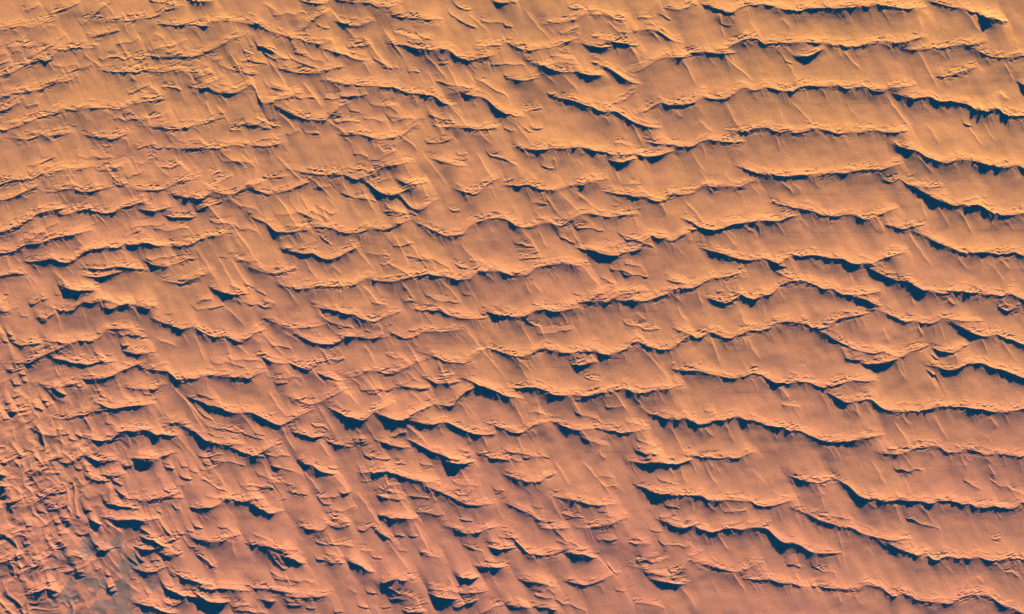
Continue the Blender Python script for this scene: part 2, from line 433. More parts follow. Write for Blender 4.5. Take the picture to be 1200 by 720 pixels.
70,575,4 120,550,6 180,540,5
10,610,2 50,605,2.5
200,510,2 240,500,2
590,385,1 640,375,2 680,360,1
330,560,.8 420,500,.8 500,455,.8 570,460,.8
600,520,1 640,510,1
480,620,.8 560,600,1 610,580,1.5
360,630,2 400,640,4 430,660,4
590,700,3 660,705,2
720,675,4 750,690,4
800,620,4 850,630,5
1090,440,4 1140,470,5 1190,500,4
980,530,3 1000,540,2
#0 610
255,50,4 295,50,4
210,100,2 290,95,2.5
120,170,1.5 160,135,2.5 200,130,3 240,150,1
70,270,1.5 100,255,2
230,225,4 280,220,5
30,390,2.5 110,365,3 160,330,4 210,320,3
380,65,2 440,45,2
0,140,.8 100,95,1 150,85,1.5
590,5,3 650,5,3
550,130,2.5 620,125,4 645,130,3
520,20,3 560,30,5
860,15,5 900,20,7 945,40,6
730,130,3 770,140,2 840,120,1.5
500,270,2 560,260,3 610,245,2
330,400,3 400,385,4
350,375,1.5 430,350,1.5 480,330,1
650,345,4 700,335,5 780,345,2
180,510,4 210,490,3 260,455,2 320,435,2 370,420,1
450,580,3 510,570,4
310,700,3 370,660,6 440,630,9 490,640,8 530,670,3
1020,635,3 1070,610,4
1025,670,6 1080,665,6
720,490,4 780,480,3
900,470,2 950,450,2
1000,510,5 1028,520,5
640,490,1 730,455,1 800,425,1 850,395,.8
800,500,1 860,490,1
200,560,2 250,575,3
1080,250,2 1130,250,2
#100 540
370,50,3 410,55,5 440,45,3
510,0,2 560,8,3 600,5,1 660,5,3
750,65,1.5 800,70,4 830,75,4
730,20,1 760,30,1.5 800,35,1
910,55,3 950,60,3
1120,32,4 1170,40,5
1085,85,2 1120,90,2
990,95,1.5 1050,115,2
900,160,3 940,170,6 990,175,4
850,230,1 930,235,1
430,365,1 480,355,1.5 510,380,2.5 570,370,5 610,375,5 640,350,5 700,355,5 740,345,2 790,330,1
750,280,3 785,290,4
800,270,2 840,260,2.5
810,345,1 860,350,2 910,355,2
820,410,2 850,450,3 890,460,1.5
p 1060,450,4 1110,440,7 1160,435,6 1190,440,3
240,415,2 300,415,4 350,430,2 430,435,4 450,450,1.5
240,550,2 290,560,5 340,555,6 390,550,4 440,550,8 500,550,10 550,570,6 590,555,2
530,640,6 570,660,9 605,690,8
620,520,2 650,540,2 700,540,1.5
680,475,3 715,490,3
1030,615,4 1090,630,4
820,665,1 880,660,1.5
880,685,3 920,690,4
960,655,2 1010,665,3
55,565,5 100,575,7 140,600,4
730,620,3 770,670,4 800,690,3
#100 630
500,25,1.5 560,20,2
570,15,5 620,18,9 660,30,10 700,60,5 740,85,2
500,100,2 550,110,4 610,115,3 660,105,1
740,40,2 800,35,2 850,15,2
620,220,3 680,210,2.5 710,205,1.5
740,165,4 790,180,5 820,155,4 870,155,2
105,125,5 150,122,11 200,115,11 230,108,6
505,310,2 560,325,4 620,325,3.5 660,320,3 720,290,2
490,180,2 520,215,3 550,225,1.5
405,195,4 450,215,8 485,250,4
430,385,2 480,395,2
r 1050,20,4 1110,35,4 1170,40,4 1195,40,4
950,50,2 980,90,2 1040,90,1.5
1080,180,3 1110,210,6 1150,225,6 1190,270,2
880,360,2 920,380,3 950,390,2 990,395,3 1040,405,5 1090,430,5 1130,440,2
q 1115,478,5 1170,490,5 1195,490,4
720,430,2 760,450,3 820,460,1.5
740,460,5 790,490,4
800,500,4 840,505,5 900,540,4 940,560,1.5 960,535,4 1010,555,4 1060,560,3
s 1080,545,3 1120,580,5 1160,600,6 1195,605,5
770,620,3 820,640,4 870,625,3 900,600,1.5
520,630,4 560,635,6 620,640,3 660,655,3 700,680,5 750,690,5 790,710,4
800,340,3 840,365,2
580,525,1.5 615,525,1.5
220,470,4 270,460,3
"""
SPURS = """
@00
390,250,490,320 560,185,610,290 730,150,770,195 480,10,540,80 590,515,690,595 1010,500,1090,580 280,300,310,350 1080,240,1130,330 930,640,980,700 700,400,760,460 100,170,130,240 960,480,1000,540
@10
340,40,480,190 520,180,640,350 600,130,690,280 800,260,900,390 890,310,950,420 30,20,110,60 220,390,320,500 310,230,350,290 60,270,140,410 990,60,1090,160 100,530,190,620 900,500,1010,610 800,500,910,680 980,330,1040,400 1040,600,1100,680 340,560,430,640 680,640,760,710 730,440,760,500 500,300,540,340 570,680,610,715
@20
60,40,180,190 110,300,200,400 450,100,520,190 540,210,610,310 790,280,870,400 970,60,1000,180 690,0,720,70 1000,260,1130,390 0,560,90,680 420,540,460,590 550,580,620,680 1000,490,1070,600 770,520,800,555 880,560,940,630 240,350,310,440 130,300,190,340
@30
20,210,140,370 700,250,800,410 350,240,440,330 550,440,670,610 110,470,200,580 740,580,800,680 1100,300,1150,390 920,60,1000,150 700,80,740,150 1090,430,1130,470 940,590,1010,700 590,660,620,710 60,90,110,140 30,640,60,710 800,320,850,410
@01
500,60,560,140 820,10,890,100 960,220,1060,360 1070,320,1190,490 910,440,1040,630 1000,460,1120,640 730,50,800,110 1070,190,1140,270 1130,0,1200,80 250,550,330,640 310,100,350,150 20,470,60,550 670,190,690,240 1090,500,1180,650
@11
100,10,220,140 240,100,360,220 90,200,200,350 200,200,280,320 310,250,340,320 500,160,560,280 440,400,560,560 640,370,720,540 690,390,810,550 780,10,900,150 1030,0,1110,110 780,150,820,220 960,410,1050,540 870,590,950,700 100,590,200,715 490,620,590,715 680,610,760,700 230,500,300,600 360,520,400,570 40,680,90,715 980,610,1030,700
@21
190,20,210,80 460,50,520,150 840,0,910,90 160,190,230,300 230,180,320,290 310,190,380,260 810,230,900,330 40,360,160,500 120,360,170,440 270,340,330,440 340,530,410,630 1000,370,1050,450 1110,350,1150,400 550,500,560,560 860,640,900,715 60,600,90,660 100,600,140,660
@31
700,10,770,100 790,250,850,350 890,270,960,380 1030,290,1060,340 650,360,770,530 890,480,940,550 1090,490,1130,550 60,130,120,200 360,540,400,620 500,300,550,370 660,640,690,710 720,210,740,310 850,680,870,715 120,140,150,190
@02
1050,0,1150,90 900,120,970,270 1050,150,1110,290 1110,170,1180,230 740,140,830,190 800,350,990,590 1130,500,1200,600 820,600,920,710 860,430,970,590
@12
280,0,370,120 0,80,160,260 140,280,200,385 300,190,350,280 500,180,560,260 690,160,810,320 850,250,920,380 970,80,1180,350 530,340,590,440 720,390,780,460 410,390,490,470 290,470,380,600 110,550,190,680 60,390,140,510 800,400,870,490 520,540,600,700 710,560,800,640 980,590,1010,640 1060,610,1090,660 860,550,880,600 260,280,320,370 130,110,200,170 460,40,490,100 560,80,600,130 430,510,500,600 300,630,350,700
@22
40,60,100,190 130,80,150,150 590,170,740,350 920,130,980,280 1090,150,1170,250 1070,20,1100,90 780,0,820,70 370,220,400,270 480,400,540,500 270,420,330,520 0,440,60,550 110,430,140,520 740,550,810,680 1000,540,1040,640 600,460,660,520 320,580,380,660 10,600,60,680 20,250,80,340 410,670,440,715 910,560,940,610 590,20,620,70
@32
700,90,720,140 990,150,1030,220 340,190,380,260 590,250,650,340 780,510,840,620 1040,510,1070,570 590,530,660,660 240,400,290,490 400,460,440,520 1090,160,1150,230 280,650,320,715 770,320,790,390 540,100,560,170 50,370,100,440 870,220,890,260
@03
1080,350,1110,450 1000,40,1100,160
@13
40,20,130,180 230,50,300,160 360,60,430,150 470,150,590,320 600,80,630,130 650,130,720,250 340,340,410,460 620,370,720,530 80,410,210,590 740,300,810,430 890,540,950,610 820,150,850,190 960,30,1000,110 440,590,470,630
@23
200,0,270,130 330,10,470,170 170,170,240,280 900,20,970,120 790,30,820,110 910,180,950,240 400,450,470,540 790,590,860,700 1020,520,1100,620 430,200,470,270 960,340,1020,420 580,340,630,400 170,590,200,630 20,640,80,690 830,170,850,250
@33
480,0,560,120 220,110,270,160 600,210,630,300 730,210,770,300 1030,20,1060,80 320,320,360,490 500,360,560,400 120,440,140,480 330,620,350,670 120,500,150,580 980,540,1000,580 240,150,260,240
#0 340
500,180,590,400 80,480,150,680
#0 430
120,560,150,690 530,0,560,100 960,200,1040,340 860,330,940,390 990,430,1010,560 700,620,740,700 480,450,500,560
#0 520
130,0,200,110 740,0,770,90 100,380,200,480 290,540,330,690 790,190,870,300 1030,360,1050,560 350,100,430,220
#0 610
1000,0,1130,120 200,300,260,420 290,220,350,330 0,560,100,690 440,430,520,510 960,30,1060,120 1010,290,1130,500
#100 540
170,540,360,700 230,230,240,400
#100 630
85,120,230,290 220,270,370,400 370,400,520,520 430,60,540,230 730,180,870,330
"""

# ------------------------------------------------------------------ survey of the dune crests
def block(line):
    if line[0] == '@': return 300 * int(line[1]), 180 * int(line[2]), 4.0
    a, b = line[1:].split(); return int(a), int(b), 8.0

def read_crests():
    named, out = {}, []
    for line in CRESTS.strip().splitlines():
        if line[0] in '@#':
            ox, oy, sc = block(line); continue
        tok = line.split()
        key = tok.pop(0) if ',' not in tok[0] else None
        pts = [(ox + float(a) / sc, oy + float(b) / sc, float(c) * (.78 if sc == 8 else 1)) for a, b, c in (t.split(',') for t in tok)]
        if key:
            named.setdefault(key, []).extend(pts)
        else:
            out.append(pts)
    out += list(named.values())
    res = []
    for pts in out:
        pts = sorted(pts)
        keep = [pts[0]]
        for p in pts[1:]:
            if p[0] - keep[-1][0] > 0.8:
                keep.append(p)
        if len(keep) > 1:
            res.append(np.array(keep))
    return res

def read_spurs():
    out = []
    for line in SPURS.strip().splitlines():
        if line[0] in '@#':
            ox, oy, sc = block(line); continue
        for t in line.split():
            a, b, c, d = (float(v) for v in t.split(','))
            out.append((ox + a / sc, oy + b / sc, ox + c / sc, oy + d / sc, 1.3 if sc == 8 else 1.25))
    return out

# ------------------------------------------------------------------ noise
LAT = rng.uniform(-1, 1, (256, 256)).astype(np.float32)
def noise(x, y, seed=0):
    x = np.asarray(x, np.float32) + seed * 17.31; y = np.asarray(y, np.float32) + seed * 41.77
    xi = np.floor(x).astype(np.int32); yi = np.floor(y).astype(np.int32)
    fx = x - xi; fy = y - yi
    fx = fx * fx * fx * (fx * (fx * 6 - 15) + 10); fy = fy * fy * fy * (fy * (fy * 6 - 15) + 10)
    a = LAT[yi & 255, xi & 255]; b = LAT[yi & 255, (xi + 1) & 255]
    c = LAT[(yi + 1) & 255, xi & 255]; d = LAT[(yi + 1) & 255, (xi + 1) & 255]
    return (a + (b - a) * fx) * (1 - fy) + (c + (d - c) * fx) * fy
def noise1(x, seed=0):
    return noise(x, np.full_like(np.asarray(x, np.float32), seed * 3.37 + 0.5), seed)
def sstep(t):
    t = np.clip(t, 0, 1); return t * t * (3 - 2 * t)
def blur1(a, n):
    k = np.hanning(2 * n + 3)[1:-1]; k /= k.sum()
    return np.convolve(np.pad(a, n, mode='edge'), k, 'valid')

gx = np.arange(X0, X1 + 0.01, STEP); gy = np.arange(Y0, Y1 + 0.01, STEP)
NX, NY = len(gx), len(gy)
Z = np.zeros((NY, NX), np.float32)
FR = np.zeros((NY, NX), np.float32)          # where the sand is frayed
TAN_E = math.tan(R(SUN_EL))
TAN_SLIP = math.tan(R(34))
PLINTH = 2.45

crests = read_crests()
def tails(p):
    ln = p[-1, 0] - p[0, 0]
    if ln < 13: return p
    e = min(13.0, .3 * ln)
    a = (p[min(2, len(p) - 1), 1] - p[0, 1]) / max(1, p[min(2, len(p) - 1), 0] - p[0, 0]); b = (p[-1, 1] - p[-min(3, len(p)), 1]) / max(1, p[-1, 0] - p[-min(3, len(p)), 0])
    a, b = np.clip([a, b], -.6, .6)
    L_ = [] if p[0, 0] <= 3 else [(p[0, 0] - e, p[0, 1] - e * (.5 * a + .12), .45)]
    R_ = [] if p[-1, 0] >= 1197 else [(p[-1, 0] + e, p[-1, 1] + e * (.5 * b - .05), .45)]
    return np.array(L_ + [tuple(v) for v in p] + R_)
crests = [tails(p) for p in crests]
beyond = []                # ground outside the frame: the same kinds of ridges again
for p in crests:
    for dx, dy in ((-1215, 0), (1215, 0), (0, -735), (0, 735), (-1215, -735), (1215, 735), (-1215, 735), (1215, -735)):
        q = p + np.array([dx, dy, 0])
        out_x = q[-1, 0] < -4 or q[0, 0] > 1204; out_y = q[:, 1].max() < -6 or q[:, 1].min() > 728
        if (out_x or out_y) and q[0, 0] > X0 + 8 and q[-1, 0] < X1 - 8 and q[:, 1].min() > Y0 + 8 and q[:, 1].max() < Y1 - 8:
            beyond.append(q)
n_seen = len(crests)
crests += beyond
nfo = []
# distance to the next crest to the north, for the length of each windward ramp
def crest_y(pts, x):
    return np.interp(x, pts[:, 0], pts[:, 1])
for i, p in enumerate(crests):
    x0, x1 = p[0, 0], p[-1, 0]
    xs = np.linspace(x0, x1, 12); best = np.full(12, 60.0)
    for j, q in enumerate(crests):
        if j == i: continue
        m = (xs >= q[0, 0]) & (xs <= q[-1, 0])
        if m.any() and (q[-1, 0] - q[0, 0]) > 0.4 * min(x1 - x0, 60):
            dy = crest_y(p, xs) - crest_y(q, xs)
            best = np.where(m & (dy > 4) & (dy < best), dy, best)
    nfo.append(float(np.mean(best)))

SHEAR = 0.5          # the wind crosses the frame towards the south-east: ramps and lee slopes follow it
def add_crest(x, ys, ysm, ws, wsm, t, L, plinth, Lp, pit=0.0, fray=0.0, seed=0):
    """raises Z by one asymmetric ridge over columns x: ys the ragged brink, ysm the same line smoothed,
    ws / wsm the reach of its slip face, t the taper towards its ends."""
    up, dn = 4.5 * L, 3.5 * Lp + 8
    c = cols(x[0] - SHEAR * up, x[-1] + SHEAR * dn)
    r0 = max(0, int((ysm.min() - up - Y0) / STEP)); r1 = min(NY, int((ysm.max() + dn - Y0) / STEP) + 2)
    if r1 <= r0 or len(c) == 0: return
    X2 = np.broadcast_to(gx[c][None, :], (r1 - r0, len(c))); Y2 = gy[r0:r1, None]
    xs_ = gx[c]
    ii = lambda xq, arr: np.interp(xq, x, arr)
    D0 = Y2 - ii(xs_, ysm)[None, :]
    for _ in range(3):
        xq = X2 - SHEAR * np.clip(D0, -up, dn)
        D0 = 0.5 * D0 + 0.5 * (Y2 - ii(xq, ysm))
    xq = X2 - SHEAR * np.clip(D0, -up, dn)
    near = np.exp(-np.abs(D0) / 3.5)
    if x[-1] - x[0] > 10: xq = xq + 3.0 * noise(X2 / 10, Y2 / 12, 21) * (1 - near)
    nb = max(1, int(min(14, 0.3 * (x[-1] - x[0])) / STEP)); tw = blur1(t, nb) * np.sqrt(t)
    yj = ii(xs_, ys - ysm)[None, :]
    D = Y2 - ii(xq, ysm) - yj * near
    tq = ii(xq, t)
    tq = np.where((xq < x[0]) | (xq > x[-1]), 0, tq)
    rise = lambda w_: np.maximum(w_ * TAN_E - 0.6 * plinth * tq * (1 - np.exp(-w_ / Lp)), 0.5 * w_ * TAN_E)   # shadow of length w on the falling lee
    wq = ii(xq, wsm); hs = rise(wq)
    far = 1 - np.exp(-np.abs(D0) / 7.0)
    tf = tq * (1 - far) + far * np.where((xq < x[0]) | (xq > x[-1]), 0, ii(xq, tw))
    Hn = np.minimum(1, 1.55 * tf) * (hs + (rise(np.maximum(wq + ii(xq, ws - wsm), 0.1)) - hs) * near); Hn = np.maximum(Hn, 0)
    s = np.maximum(Hn / TAN_SLIP, 0.7)
    Dn = np.minimum(D, 0)
    z = np.where(D < 0, Hn * (.55 * np.exp(Dn / (.3 * L)) + .45 * np.exp(Dn / L)), np.where(D < s, Hn * (1 - D / s), 0))
    if pit > 0:          # a short brink is mostly the sharp rim of a wind-scooped hollow
        hp = 1.45 * Hn; Dq = np.maximum(D - s, 0); lp = 2.2 * np.maximum(wq, 1)
        z = (1 - pit) * z + pit * np.where(D < 0, .25 * Hn * np.exp(Dn / 2.5), np.where(D < s, .25 * Hn - (.25 * Hn + hp) * D / s, -hp * np.exp(-Dq / lp)))
    if fray > 0:
        patch = np.clip(1.8 * noise(X2 / 16, Y2 / 9, 31) + .1, 0, 1)
        q = np.where(D < -.6, np.exp(-((D0 + 3.2) / 5.2) ** 2), np.where(D > s + .5, .8 * np.exp(-((D0 - 1) / 4.5) ** 2), 0)) * np.sqrt(np.clip(tq, 0, 1)) * patch * fray
        sub = FR[r0:r1, c[0]:c[-1] + 1]; np.maximum(sub, q, out=sub)
    tq = tf
    z = z + plinth * tq * np.where(D0 < 0, .2 * np.exp(np.minimum(D0, 0) / (.3 * L)) + .8 * np.exp(np.minimum(D0, 0) / L), np.exp(-np.maximum(D0, 0) / Lp))
    Z[r0:r1, c[0]:c[-1] + 1] += z.astype(np.float32)

def cols(x0, x1):
    c0 = max(0, int(math.ceil((x0 - X0) / STEP))); c1 = min(NX, int((x1 - X0) / STEP) + 1)
    return np.arange(c0, c1)

dunes = []       # (crest index, columns, crest line, reach) of the ridges big enough to stand as dunes of their own
for i, p in enumerate(crests):
    x0, x1 = p[0, 0], p[-1, 0]
    if 0 <= x1 and x0 <= 3 and i < n_seen: x0 -= 45
    if x1 >= 1197 and x0 < 1200 and i < n_seen: x1 += 45
    c = cols(x0 - 2, x1 + 2)
    x = gx[c]; ln = x1 - x0
    y = crest_y(p, x); w = np.interp(x, p[:, 0], p[:, 2])
    n = max(1, int(1.2 / STEP)); y = blur1(y, n); w = blur1(w, n)
    # brinks hang down in lobes that meet in cusps
    lob = min(1.0, ln / 24)
    nb = max(2, int(min(9, ln / 5) / STEP)); ysm = blur1(y, nb); wsm = blur1(w, nb)
    sc = (1 - 2.3 * np.abs(noise1(x / 6.5, i + 3)))
    y = y + lob * 1.45 * np.clip(0.35 + 0.3 * w, 0.4, 1.3) * (sc * 1.0 - 0.35) + lob * 0.35 * noise1(x / 2.6, i + 9) + lob * 0.7 * (np.abs(noise1(x / 1.7, i + 11)) - .3) * np.clip(noise1(x / 12, i + 13) + .7, 0, 1) * 1.3
    w = w * np.clip(1.1 + 0.6 * noise1(x / 7.0, i + 21) + 0.2 * noise1(x / 2.0, i + 5), 0.3, 1.7)
    tl = np.clip(0.4 * ln, 3, 24); tlw = np.clip(0.55 * ln, 3, 46)
    t = np.clip((x - x0 + 2) / tlw, 0, 1) * np.clip((x1 + 2 - x) / tl, 0, 1); t = np.sin(t * math.pi / 2)
    ysm = ysm + min(2.0, ln / 12) * (t - 1) * 0.9; y = y + min(2.0, ln / 12) * (t - 1) * 0.9     # horns trail back
    corner = x1 < 255 and p[0, 1] > 335          # the crowded ground in the south-west
    L = float(np.clip(0.46 * nfo[i], 4.5, 22)); L = min(L, (5 + 0.5 * ln) if corner else (3 + 0.34 * ln))
    wm = float(np.mean(p[:, 2]))
    k_ = (.62 if ln < 36 else .72) if x1 < 760 else .76
    w = w * k_; wsm = wsm * k_
    calm = 1 - .35 * float(sstep((420 - x0) / 300) * sstep((300 - p[0, 1]) / 200))
    pl = calm * PLINTH * (0.42 + 0.42 * min(wm, 2.6)) * (min(.9, ln / 26 + 0.25) if corner else min(1, ln / 40 + 0.15))
    Lp = float(np.clip(0.38 * nfo[i], 5, 18)); Lp = min(Lp, 3 + .34 * ln)
    pit = .8 * float(np.clip((34 - ln) / 16, 0, 1))
    add_crest(x, y, ysm, w, wsm, t, L, pl * (1 - .7 * pit), Lp, pit, 1.0 if ln > 18 else 0.0, i)
    if ln >= 16:
        for k in range(3):           # frayed secondary lips just behind the brink
            off = 1.6 + 1.5 * k + (1.6 + k) * (noise1(x / 14, i + 31 + k) + 0.5)
            ww = np.clip(noise1(x / 7, i + 51 + k) * 1.6 - 0.15, 0, 1) * 1.5 * t
            yy = y - off + 0.8 * np.abs(noise1(x / 3.5, i + 71 + k)) * 2
            add_crest(x, yy, ysm - off, ww, blur1(ww, 3), t, 2.2, 0.10, 2.5)
    if ln >= 14:                     # little crescents crowd on the last metres below the brink
        for k in range(int(ln * 0.22)):
            xc = rng.uniform(x0, x1); hl = rng.uniform(1.6, 5.5); j = int(np.clip((xc - x[0]) / STEP, 0, len(x) - 1))
            if t[j] < .15: continue
            yc = y[j] - abs(rng.normal(0, 4.0)) + 0.6
            xx_ = np.arange(xc - hl, xc + hl, STEP); q = (xx_ - xc) / hl
            if len(xx_) < 4: continue
            yy = yc - rng.uniform(.8, 2.0) * q * q + rng.normal(-.12, .15) * (xx_ - xc)
            tt_ = np.clip(1 - q * q, 0, 1); w_ = np.full(len(xx_), rng.uniform(.4, 1.5))
            add_crest(xx_, yy, yy, w_, w_, tt_, 1.8, 0.08, 1.8)
    if ln >= 32 and i < n_seen and np.mean(p[:, 2]) >= .9:
        dunes.append((i, c, y, w * t, t, L, nfo[i], ln, wm))

# spurs: narrow oblique ridges that run down from a brink to the next dune
def add_spur(x0, y0, x1, y1, amp, wn=1.5, ws=6.0, seed=0):
    ln = math.hypot(x1 - x0, y1 - y0); tx, ty = (x1 - x0) / ln, (y1 - y0) / ln
    nx_, ny_ = ty, -tx               # towards the sunny (north-east) side
    pad = 18
    c = cols(min(x0, x1) - pad, max(x0, x1) + pad)
    r0 = max(0, int((min(y0, y1) - pad - Y0) / STEP)); r1 = min(NY, int((max(y0, y1) + pad - Y0) / STEP))
    if len(c) == 0 or r1 <= r0: return
    dx = gx[c][None, :] - x0; dy = gy[r0:r1, None] - y0
    t = (dx * tx + dy * ty) / ln; u = dx * nx_ + dy * ny_
    u = u + 1.3 * np.sin(t * 3.1 + seed) + 0.7 * noise1(t * ln / 7, seed)
    e = sstep((t + .12) / .35) * sstep((1.12 - t) / .45)
    Z[r0:r1, c[0]:c[-1] + 1] += (amp * e * np.where(u > 0, np.exp(-np.abs(u) / wn), np.exp(-np.abs(u) / ws))).astype(np.float32)

for k, s in enumerate(read_spurs()):
    add_spur(*s[:4], amp=.85 * s[4] * (0.42 + 0.25 * rng.random()), wn=1.3 + .6 * rng.random(), ws=4 + 4 * rng.random(), seed=k)
# fainter ridges that tie the clear ones together in the west and the middle
n0 = 0
for k in range(1800):
    if n0 >= 260: break
    xc, yc = rng.uniform(0, 1200), rng.uniform(0, 720); hl = rng.uniform(6, 22)
    if (xc > 480 and rng.random() < (.4 if yc > 470 else .62 if xc < 760 else 1.0)) or (xc > 800 and rng.random() < .7) or (xc < 240 and yc > 340): continue
    if any(q[0, 0] - 4 < xc < q[-1, 0] + 4 and -13 < crest_y(q, xc) - yc < 9 for q in crests): continue
    n0 += 1
    xx_ = np.arange(xc - hl, xc + hl, STEP); q = (xx_ - xc) / hl
    sl_ = rng.normal(-.28 if xc < 260 and yc < 360 else .12, .22)
    yy = yc + sl_ * (xx_ - xc) - rng.uniform(0, .12) * hl * q * q * rng.choice([1, 1, -.5]) + 2.0 * noise1(xx_ / 8, k) + .8 * np.abs(noise1(xx_ / 2.4, k + 5))
    w_ = np.full(len(xx_), rng.uniform(.3, 1.3)) * (1 + .7 * noise1(xx_ / 5, k + 9)); ysm_ = blur1(yy, 6)
    add_crest(xx_, yy, ysm_, np.maximum(w_, .1), blur1(np.maximum(w_, .1), 6), np.sqrt(np.clip(1 - q * q, 0, 1)), 3 + .4 * hl, .3 + .03 * hl, 3 + .3 * hl, 0, .8, k)
# fine runnels hanging in little bundles just below the long brinks
for i, c_, y_, w_, t_, *_r in dunes:
    if len(c_) * STEP < 50: continue
    xq = gx[c_[0]] + rng.uniform(4, 16)
    while xq < gx[c_[-1]] - 4:
        yq = float(np.interp(xq, gx[c_], y_)) + 1.0
        for b in range(rng.integers(1, 4)):
            l = rng.uniform(7, 22); a = R(rng.normal(62, 8)); xs0 = xq + b * rng.uniform(2, 5)
            add_spur(xs0, yq, xs0 + l * math.cos(a), yq + l * math.sin(a), amp=rng.uniform(.1, .3), wn=rng.uniform(.6, 1.1), ws=rng.uniform(1.5, 4), seed=xq)
        xq += rng.uniform(9, 34)
for k in range(170):                 # many faint ones between the clear ones
    x, y = rng.uniform(0, 1200), rng.uniform(0, 720); l = rng.uniform(10, 34); a = R(rng.normal(60 - 4 * (x > 600), 6))
    add_spur(x, y, x + l * math.cos(a), y + l * math.sin(a), amp=rng.uniform(.08, .3), wn=rng.uniform(.9, 2), ws=rng.uniform(3, 7), seed=k)

XX, YY = np.meshgrid(gx.astype(np.float32), gy.astype(np.float32))
u = XX * 0.87 - YY * 0.49; v = XX * 0.49 + YY * 0.87
tl_mask = sstep((620 - XX) / 500) * sstep((460 - YY) / 300)
Z += 0.13 * noise(u / 9, v / 55, 1) + (0.006 + 0.018 * tl_mask) * noise(u / 1.7, v / 20, 2) + (0.014 + 0.03 * tl_mask) * noise(u / 3.6, v / 28, 3)
Z += 0.9 * noise(XX / 60, YY / 45, 4) + .38 * noise(u / 24, v / 17, 17) + 0.10 * noise(XX / 9, YY / 7, 5) + 0.028 * noise(XX / 1.6, YY / 1.5, 6)
# frayed belts: fine oblique lips
ha = XX * .93 - YY * .37; hb = XX * .37 + YY * .93
Z -= 1.25 * FR * (.34 * np.abs(noise(ha / 6, hb / 1.5, 23)) * 2 + .16 * noise(ha / 2.2, hb / 1.4, 24) + .2 * noise(ha / 5, hb / 3.2, 25))
# confused star-dune ground in the south-west corner
sw = sstep((250 - XX) / 230) * sstep((YY - 330) / 260)
qx = XX + 9 * noise(XX / 28, YY / 24, 8) + 3 * noise(XX / 9, YY / 8, 14); qy = YY + 9 * noise(XX / 25, YY / 30, 15) + 3 * noise(XX / 8, YY / 9, 16)
ra = qx * .94 - qy * .34; rb = qx * .34 + qy * .94
Z += sw * (0.8 * (1 - np.abs(noise(ra / 15, rb / 40, 7)) * 2) + 0.4 * (1 - 2 * np.abs(noise(ra / 12, rb / 9, 9))) + 0.08 * noise(ra / 2.6, rb / 2.2, 10))
edge = sstep((XX - X0) / 30) * sstep((X1 - XX) / 30) * sstep((YY - Y0) / 30) * sstep((Y1 - YY) / 30)
Z = (Z * edge).astype(np.float32)

